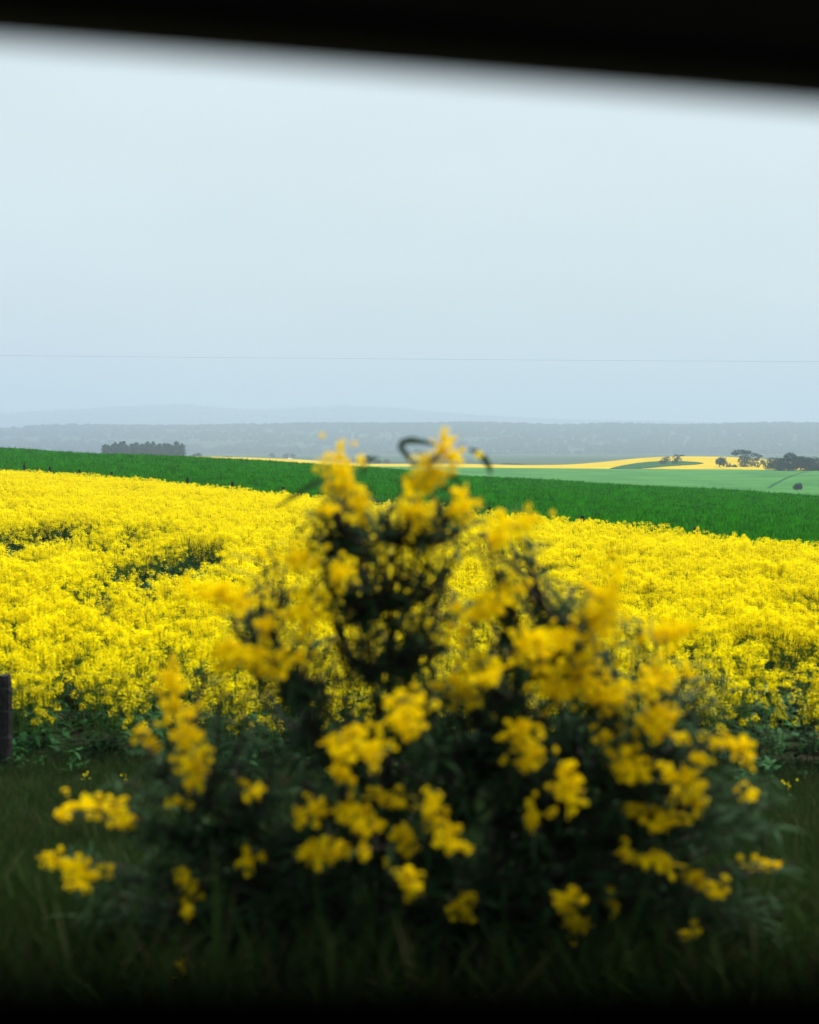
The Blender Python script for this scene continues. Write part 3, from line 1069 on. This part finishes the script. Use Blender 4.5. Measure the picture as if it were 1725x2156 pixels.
K = 1 / (FPX / SD)
sprays = [  # x, y, width, height (photo grid), tilt degrees
    (715, 990, 52, 70, 0), (728, 1030, 40, 40, 0), (900, 1000, 60, 60, 0), (937, 955, 60, 62, -40), (890, 1030, 36, 26, 0),
    (872, 1080, 56, 62, 0), (757, 1066, 42, 60, 10), (690, 1080, 40, 22, 0), (975, 1070, 60, 46, 20), (1088, 1110, 84, 40, 10), (1050, 1140, 40, 30, 0),
    (622, 1182, 76, 44, 0), (722, 1212, 46, 40, 20), (472, 1258, 120, 46, -12), (645, 1292, 56, 74, 0), (565, 1320, 36, 40, 0),
    (1018, 1292, 116, 54, 28), (1075, 1250, 40, 26, 10), (1275, 1262, 60, 110, 0), (1250, 1300, 50, 50, 0), (545, 1390, 148, 50, -5), (480, 1372, 30, 40, 0),
    (985, 1440, 76, 84, 0), (1032, 1420, 60, 26, 20), (1125, 1380, 62, 72, 0), (1200, 1350, 116, 44, 5), (1215, 1425, 120, 70, -10), (1170, 1460, 44, 50, 0),
    (1400, 1335, 100, 40, 10), (1375, 1435, 104, 40, 12), (1300, 1475, 26, 36, 0), (1262, 1470, 60, 40, -30),
    (362, 1432, 44, 60, 0), (375, 1490, 40, 46, 0), (395, 1545, 54, 76, 0), (418, 1620, 40, 86, -18), (296, 1545, 22, 22, 0), (321, 1566, 24, 36, 40),
    (845, 1505, 82, 48, 30), (860, 1530, 40, 40, 0), (735, 1570, 92, 54, 0), (782, 1588, 50, 36, 0), (712, 1625, 30, 44, 0), (735, 1642, 24, 18, 0),
    (1085, 1545, 66, 32, 20), (1110, 1585, 54, 44, 0), (1105, 1610, 40, 34, 0), (1298, 1565, 60, 56, -20), (1320, 1615, 92, 60, -30), (1385, 1510, 76, 36, 5), (1395, 1545, 70, 30, -15),
    (1195, 1668, 50, 88, 0), (1435, 1648, 72, 54, 0), (1525, 1565, 66, 30, -15), (1565, 1590, 30, 40, 0), (1572, 1672, 34, 26, 0), (1460, 1600, 40, 30, 0),
    (515, 1652, 22, 16, 0), (540, 1674, 32, 24, 30), (375, 1690, 24, 16, 0), (140, 1715, 26, 40, -30), (210, 1698, 90, 34, -5), (262, 1730, 60, 34, -35),
    (125, 1812, 80, 28, -5), (180, 1832, 80, 50, -20), (165, 1865, 44, 24, 0), (527, 1814, 56, 34, 20), (662, 1712, 60, 52, 20), (735, 1712, 90, 40, 0), (770, 1740, 60, 44, -20),
    (650, 1800, 50, 50, 0), (700, 1795, 62, 56, 0), (768, 1790, 24, 44, 0), (820, 1682, 84, 20, 0), (912, 1700, 44, 60, -30), (940, 1750, 60, 56, 0), (960, 1780, 70, 26, -10),
    (1360, 1715, 76, 44, 5), (1400, 1735, 80, 40, 0), (1320, 1708, 36, 26, 0), (1310, 1800, 30, 30, 0), (1385, 1815, 110, 32, -12), (1470, 1850, 70, 40, -20), (1505, 1880, 44, 24, 0),
    (1600, 1822, 80, 22, 5), (398, 1858, 40, 46, 0), (398, 1895, 60, 18, 0), (396, 1925, 24, 34, 0), (862, 1855, 52, 44, -20), (872, 1890, 34, 20, 0),
    (1195, 1900, 60, 56, 0), (1215, 1950, 66, 50, 0), (972, 1910, 50, 56, 0), (850, 1770, 50, 70, 0), (1120, 1720, 30, 70, 0), (1285, 1905, 24, 60, 0), (1455, 1960, 36, 30, 0),
    (400, 2030, 68, 36, 0), (178, 2045, 64, 40, 0), (240, 2060, 30, 16, 0), (195, 2138, 78, 44, -20), (1600, 2095, 90, 34, -10), (1650, 2130, 60, 50, 0), (1465, 1690, 30, 40, 0),
]
for (x, y, w, h, ang) in sprays:
    dep = SD - .05 + rng.uniform(-.8, -.2) * (1 - abs(x - 860) / 1000) * min(1, (y - 900) / 500)
    k = dep / FPX
    leafy_branch(loc(P(x, y, dep)), fl=(w * k * (1.28 if y < 1700 else 1.0), h * k * (1.28 if y < 1700 else 1.0), R(ang)), leaves=6)

# leafy twigs without flowers: dense low down, sparse toward the top
prof_y = [930, 1000, 1100, 1250, 1400, 1550, 1700, 1850, 2156, 2300]
prof_l = [820, 690, 610, 500, 430, 320, 190, 120, 90, 90]
prof_r = [900, 960, 1090, 1300, 1500, 1600, 1640, 1670, 1700, 1700]
for made in range(1480):
    while True:
        if made < 225:            # dark heart of the shrub
            y = rng.uniform(1040, 1580)
            x = rng.normal(825 + (y - 1060) * .18, 95 + (y - 1060) * .22)
        elif made < 330:          # wispy leafy ends along the upper outline
            y = rng.uniform(1000, 1500)
            l_, r_ = np.interp(y, prof_y, prof_l), np.interp(y, prof_y, prof_r)
            x = l_ + (r_ - l_) * (rng.uniform(.0, .25) if rng.random() < .5 else rng.uniform(.75, 1.0))
        elif made > 1230:         # low skirts
            y = rng.uniform(1850, 2160); x = rng.uniform(80, 1700)
        else:
            y = 1230 + 1000 * rng.random() ** .75
            x = rng.normal(1010, 300) if y < 1620 else rng.uniform(100, 1700)
        l_, r_ = np.interp(y, prof_y, prof_l), np.interp(y, prof_y, prof_r)
        if l_ < x < r_: break
    dep = SD + rng.uniform(-.4, .6) * (.35 + .65 * min(1, (y - 950) / 600))
    leafy_branch(loc(P(x, y, dep)), name='twig', leaves=(6 if made < 225 else 9) if y < 1500 else 16, llen=(.07, .15) if y > 1350 else (.09, .19))

# single arching leaves that show against the sky
for pts_ in ([(878, 985), (850, 950), (840, 935), (862, 927), (895, 931), (925, 940)],
             [(1032, 1010), (1034, 990), (1022, 968), (1005, 952), (985, 945)],
             [(770, 1000), (765, 980), (778, 968), (800, 965)],
             [(690, 1005), (650, 1025), (610, 1050), (580, 1070)],
             [(930, 1025), (965, 1040), (985, 1060)],
             [(960, 960), (975, 935), (984, 905)]):
    mb = MB()
    q = [loc(P(a, b, SD - .02 + .02 * i)) for i, (a, b) in enumerate(pts_)]
    wv = np.sin(np.linspace(.5, 3.1, len(q))) * .013 + .001
    V_ = []
    for c, w_ in zip(q, wv):
        V_ += [c + np.array([.3 * w_, -.6 * w_, w_]), c - np.array([.3 * w_, -.6 * w_, w_])]
    mb.add(V_, [(2 * i, 2 * i + 1, 2 * i + 3, 2 * i + 2) for i in range(len(q) - 1)])
    mb.build('leaf', M['shrubleaf'], shrub)

# ------------------------------------------------------------------ the car the picture is taken from
car = empty('parked_car', (0, -.2, CZ - 1.42))
tag(car, 'dark car whose black window rail crosses the top of the picture', 'car')
CB = np.array((0, -.2, CZ - 1.42))


def cz_(z):            # lens-relative height to car-local
    return z + CZ - CB[2]


def cy_(y):
    return y - CB[1]


def rail_z(x):
    return .2446 - .08 * x


def car_part(mb, name, m, parent=car, bevel=.0, smooth=False):
    o = mb.build(name, m, parent, smooth)
    if bevel:
        b = o.modifiers.new('bevel', 'BEVEL'); b.width = bevel; b.segments = 3
    return o


def roof_strip(y0, y1, lift0, lift1, name, m, x0=-1.55, x1=1.25):
    """slab following the roof line between two depths"""
    mb = MB()
    xs_ = np.linspace(x0, x1, 29)
    rows = []
    for x in xs_:
        z = rail_z(x)
        rows.append([(x, cy_(y0), cz_(z + lift0)), (x, cy_(y1), cz_(z + lift0)), (x, cy_(y1), cz_(z + lift1)), (x, cy_(y0), cz_(z + lift1))])
    V_ = [p for r in rows for p in r]
    F_ = []
    for i in range(len(rows) - 1):
        for k in range(4):
            F_.append((4 * i + k, 4 * i + (k + 1) % 4, 4 * i + 4 + (k + 1) % 4, 4 * i + 4 + k))
    n = len(rows) - 1
    F_ += [(0, 3, 2, 1), (4 * n, 4 * n + 1, 4 * n + 2, 4 * n + 3)]
    mb.add(V_, F_)
    return car_part(mb, name, m)


roof_strip(-1.05, .935, .055, .10, 'roof', M['paint'])
roof_strip(-1.02, .88, .012, .052, 'headliner', M['trim'])
roof_strip(.885, .95, .0, .052, 'window_rail', M['rubber'], -1.45, 1.15)
# lower body
mb = MB()
prof = [(-2.1, -1.05), (-2.1, -.45), (-1.95, -.37), (1.15, -.37), (2.35, -.46), (2.55, -.55), (2.55, -1.05)]
V_ = [(x, cy_(-1.08), cz_(z)) for x, z in prof] + [(x, cy_(.85), cz_(z)) for x, z in prof]
n = len(prof)
mb.add(V_, [tuple(range(n)), tuple(range(n, 2 * n))[::-1]] + [(i, n + i, n + (i + 1) % n, (i + 1) % n) for i in range(n)])
car_part(mb, 'body', M['paint'], bevel=.03)
# door on the view side with an added darkening ledge, and the far door
mb = MB(); mb.box(-.78, .82, cy_(.853), cy_(.95), cz_(-1.0), cz_(-.405))
door = car_part(mb, 'door', M['paint'], bevel=.02)
mb = MB()
tp_ = [(.33, -.368), (.33, -.130), (.345, -.125), (.36, -.131), (.62, -.33), (.62, -.368)]  # ledge set close below the lens so its blur darkens the view's bottom
V_ = [(-.76, cy_(a), cz_(b)) for a, b in tp_] + [(.80, cy_(a), cz_(b)) for a, b in tp_]
mb.add(V_, [tuple(range(6))[::-1], tuple(range(6, 12))] + [(i, (i + 1) % 6, 6 + (i + 1) % 6, 6 + i) for i in range(6)])
car_part(mb, 'door_trim', M['trim'], door)
mb = MB(); mb.box(-.70, .74, cy_(.855), cy_(.87), cz_(-.403), cz_(-.375))
car_part(mb, 'window_seal', M['rubber'], door, bevel=.004)
mb = MB(); mb.box(-.62, -.40, cy_(.952), cy_(.985), cz_(-.51), cz_(-.475))
car_part(mb, 'handle', M['trim'], door, bevel=.008)
mb = MB(); mb.box(-.78, .82, cy_(-1.11), cy_(-1.083), cz_(-1.0), cz_(-.38))
car_part(mb, 'door', M['paint'], bevel=.01)
# pillars and dark panes
for x in (-1.40, -.80, .84):
    for (y0, y1) in ((.855, .93), (-1.05, -.97)):
        z1 = rail_z(x) + .02
        mb = MB(); mb.box(x - .05, x + .05, cy_(y0), cy_(y1), cz_(-.375), cz_(z1))
        car_part(mb, 'pillar', M['trim'], bevel=.012)
for (x0, x1) in ((-1.35, -.85), (-.75, .79)):
    mb = MB()
    mb.add([(x0, cy_(-1.01), cz_(-.369)), (x1, cy_(-1.01), cz_(-.369)), (x1, cy_(-1.01), cz_(rail_z(x1) + .02)), (x0, cy_(-1.01), cz_(rail_z(x0) + .02)),
            (x0, cy_(-1.005), cz_(-.369)), (x1, cy_(-1.005), cz_(-.369)), (x1, cy_(-1.005), cz_(rail_z(x1) + .02)), (x0, cy_(-1.005), cz_(rail_z(x0) + .02))],
           [(0, 1, 2, 3), (7, 6, 5, 4), (0, 4, 5, 1), (1, 5, 6, 2), (2, 6, 7, 3), (3, 7, 4, 0)])
    car_part(mb, 'side_window', M['tint'])
for (xb, xt, nm) in ((-1.75, -1.5, 'rear_window'), (1.15, .92, 'windscreen')):
    zt = rail_z(xt) + .03
    mb = MB()
    mb.add([(xb, cy_(-1.0), cz_(-.369)), (xb, cy_(.84), cz_(-.369)), (xt, cy_(.84), cz_(zt)), (xt, cy_(-1.0), cz_(zt)),
            (xb + .006, cy_(-1.0), cz_(-.369)), (xb + .006, cy_(.84), cz_(-.369)), (xt + .006, cy_(.84), cz_(zt)), (xt + .006, cy_(-1.0), cz_(zt))],
           [(0, 1, 2, 3), (7, 6, 5, 4), (0, 4, 5, 1), (1, 5, 6, 2), (2, 6, 7, 3), (3, 7, 4, 0)])
    car_part(mb, nm, M['tint'])
for x in (-1.35, 1.65):
    for y in (.79, -1.0):
        w_ = empty('wheel'); w_.parent = car; w_.location = (x, cy_(y), .34)
        mb = MB(); mb.tube([(0, -.11, 0), (0, -.09, 0), (0, .09, 0), (0, .11, 0)], [.30, .34, .34, .30], 24); mb.build('tyre', M['rubber'], w_, True)
        mb = MB(); mb.tube([(0, -.118, 0), (0, .118, 0)], [.2, .2], 16); mb.build('rim', M['rim'], w_)

# ------------------------------------------------------------------ haze
HZ_TOP = CZ + 330.0
mb = MB(); mb.box(-11400, 11400, -11400, 11400, CZ - 17.2, HZ_TOP)
hm = bpy.data.materials.new('haze_air')
hm.use_nodes = True
hn, hl = hm.node_tree.nodes, hm.node_tree.links
for q in list(hn):
    if q.type == 'BSDF_PRINCIPLED': hn.remove(q)
pv = hn.new('ShaderNodeVolumePrincipled')
pv.inputs['Color'].default_value = (.525, .64, .765, 1)
pv.inputs['Density'].default_value = 0.00029
pv.inputs['Anisotropy'].default_value = 0.0
hl.new(pv.outputs[0], hn['Material Output'].inputs['Volume'])
tag(mb.build('haze', hm), 'pale blue haze filling the valley air', kind='stuff')
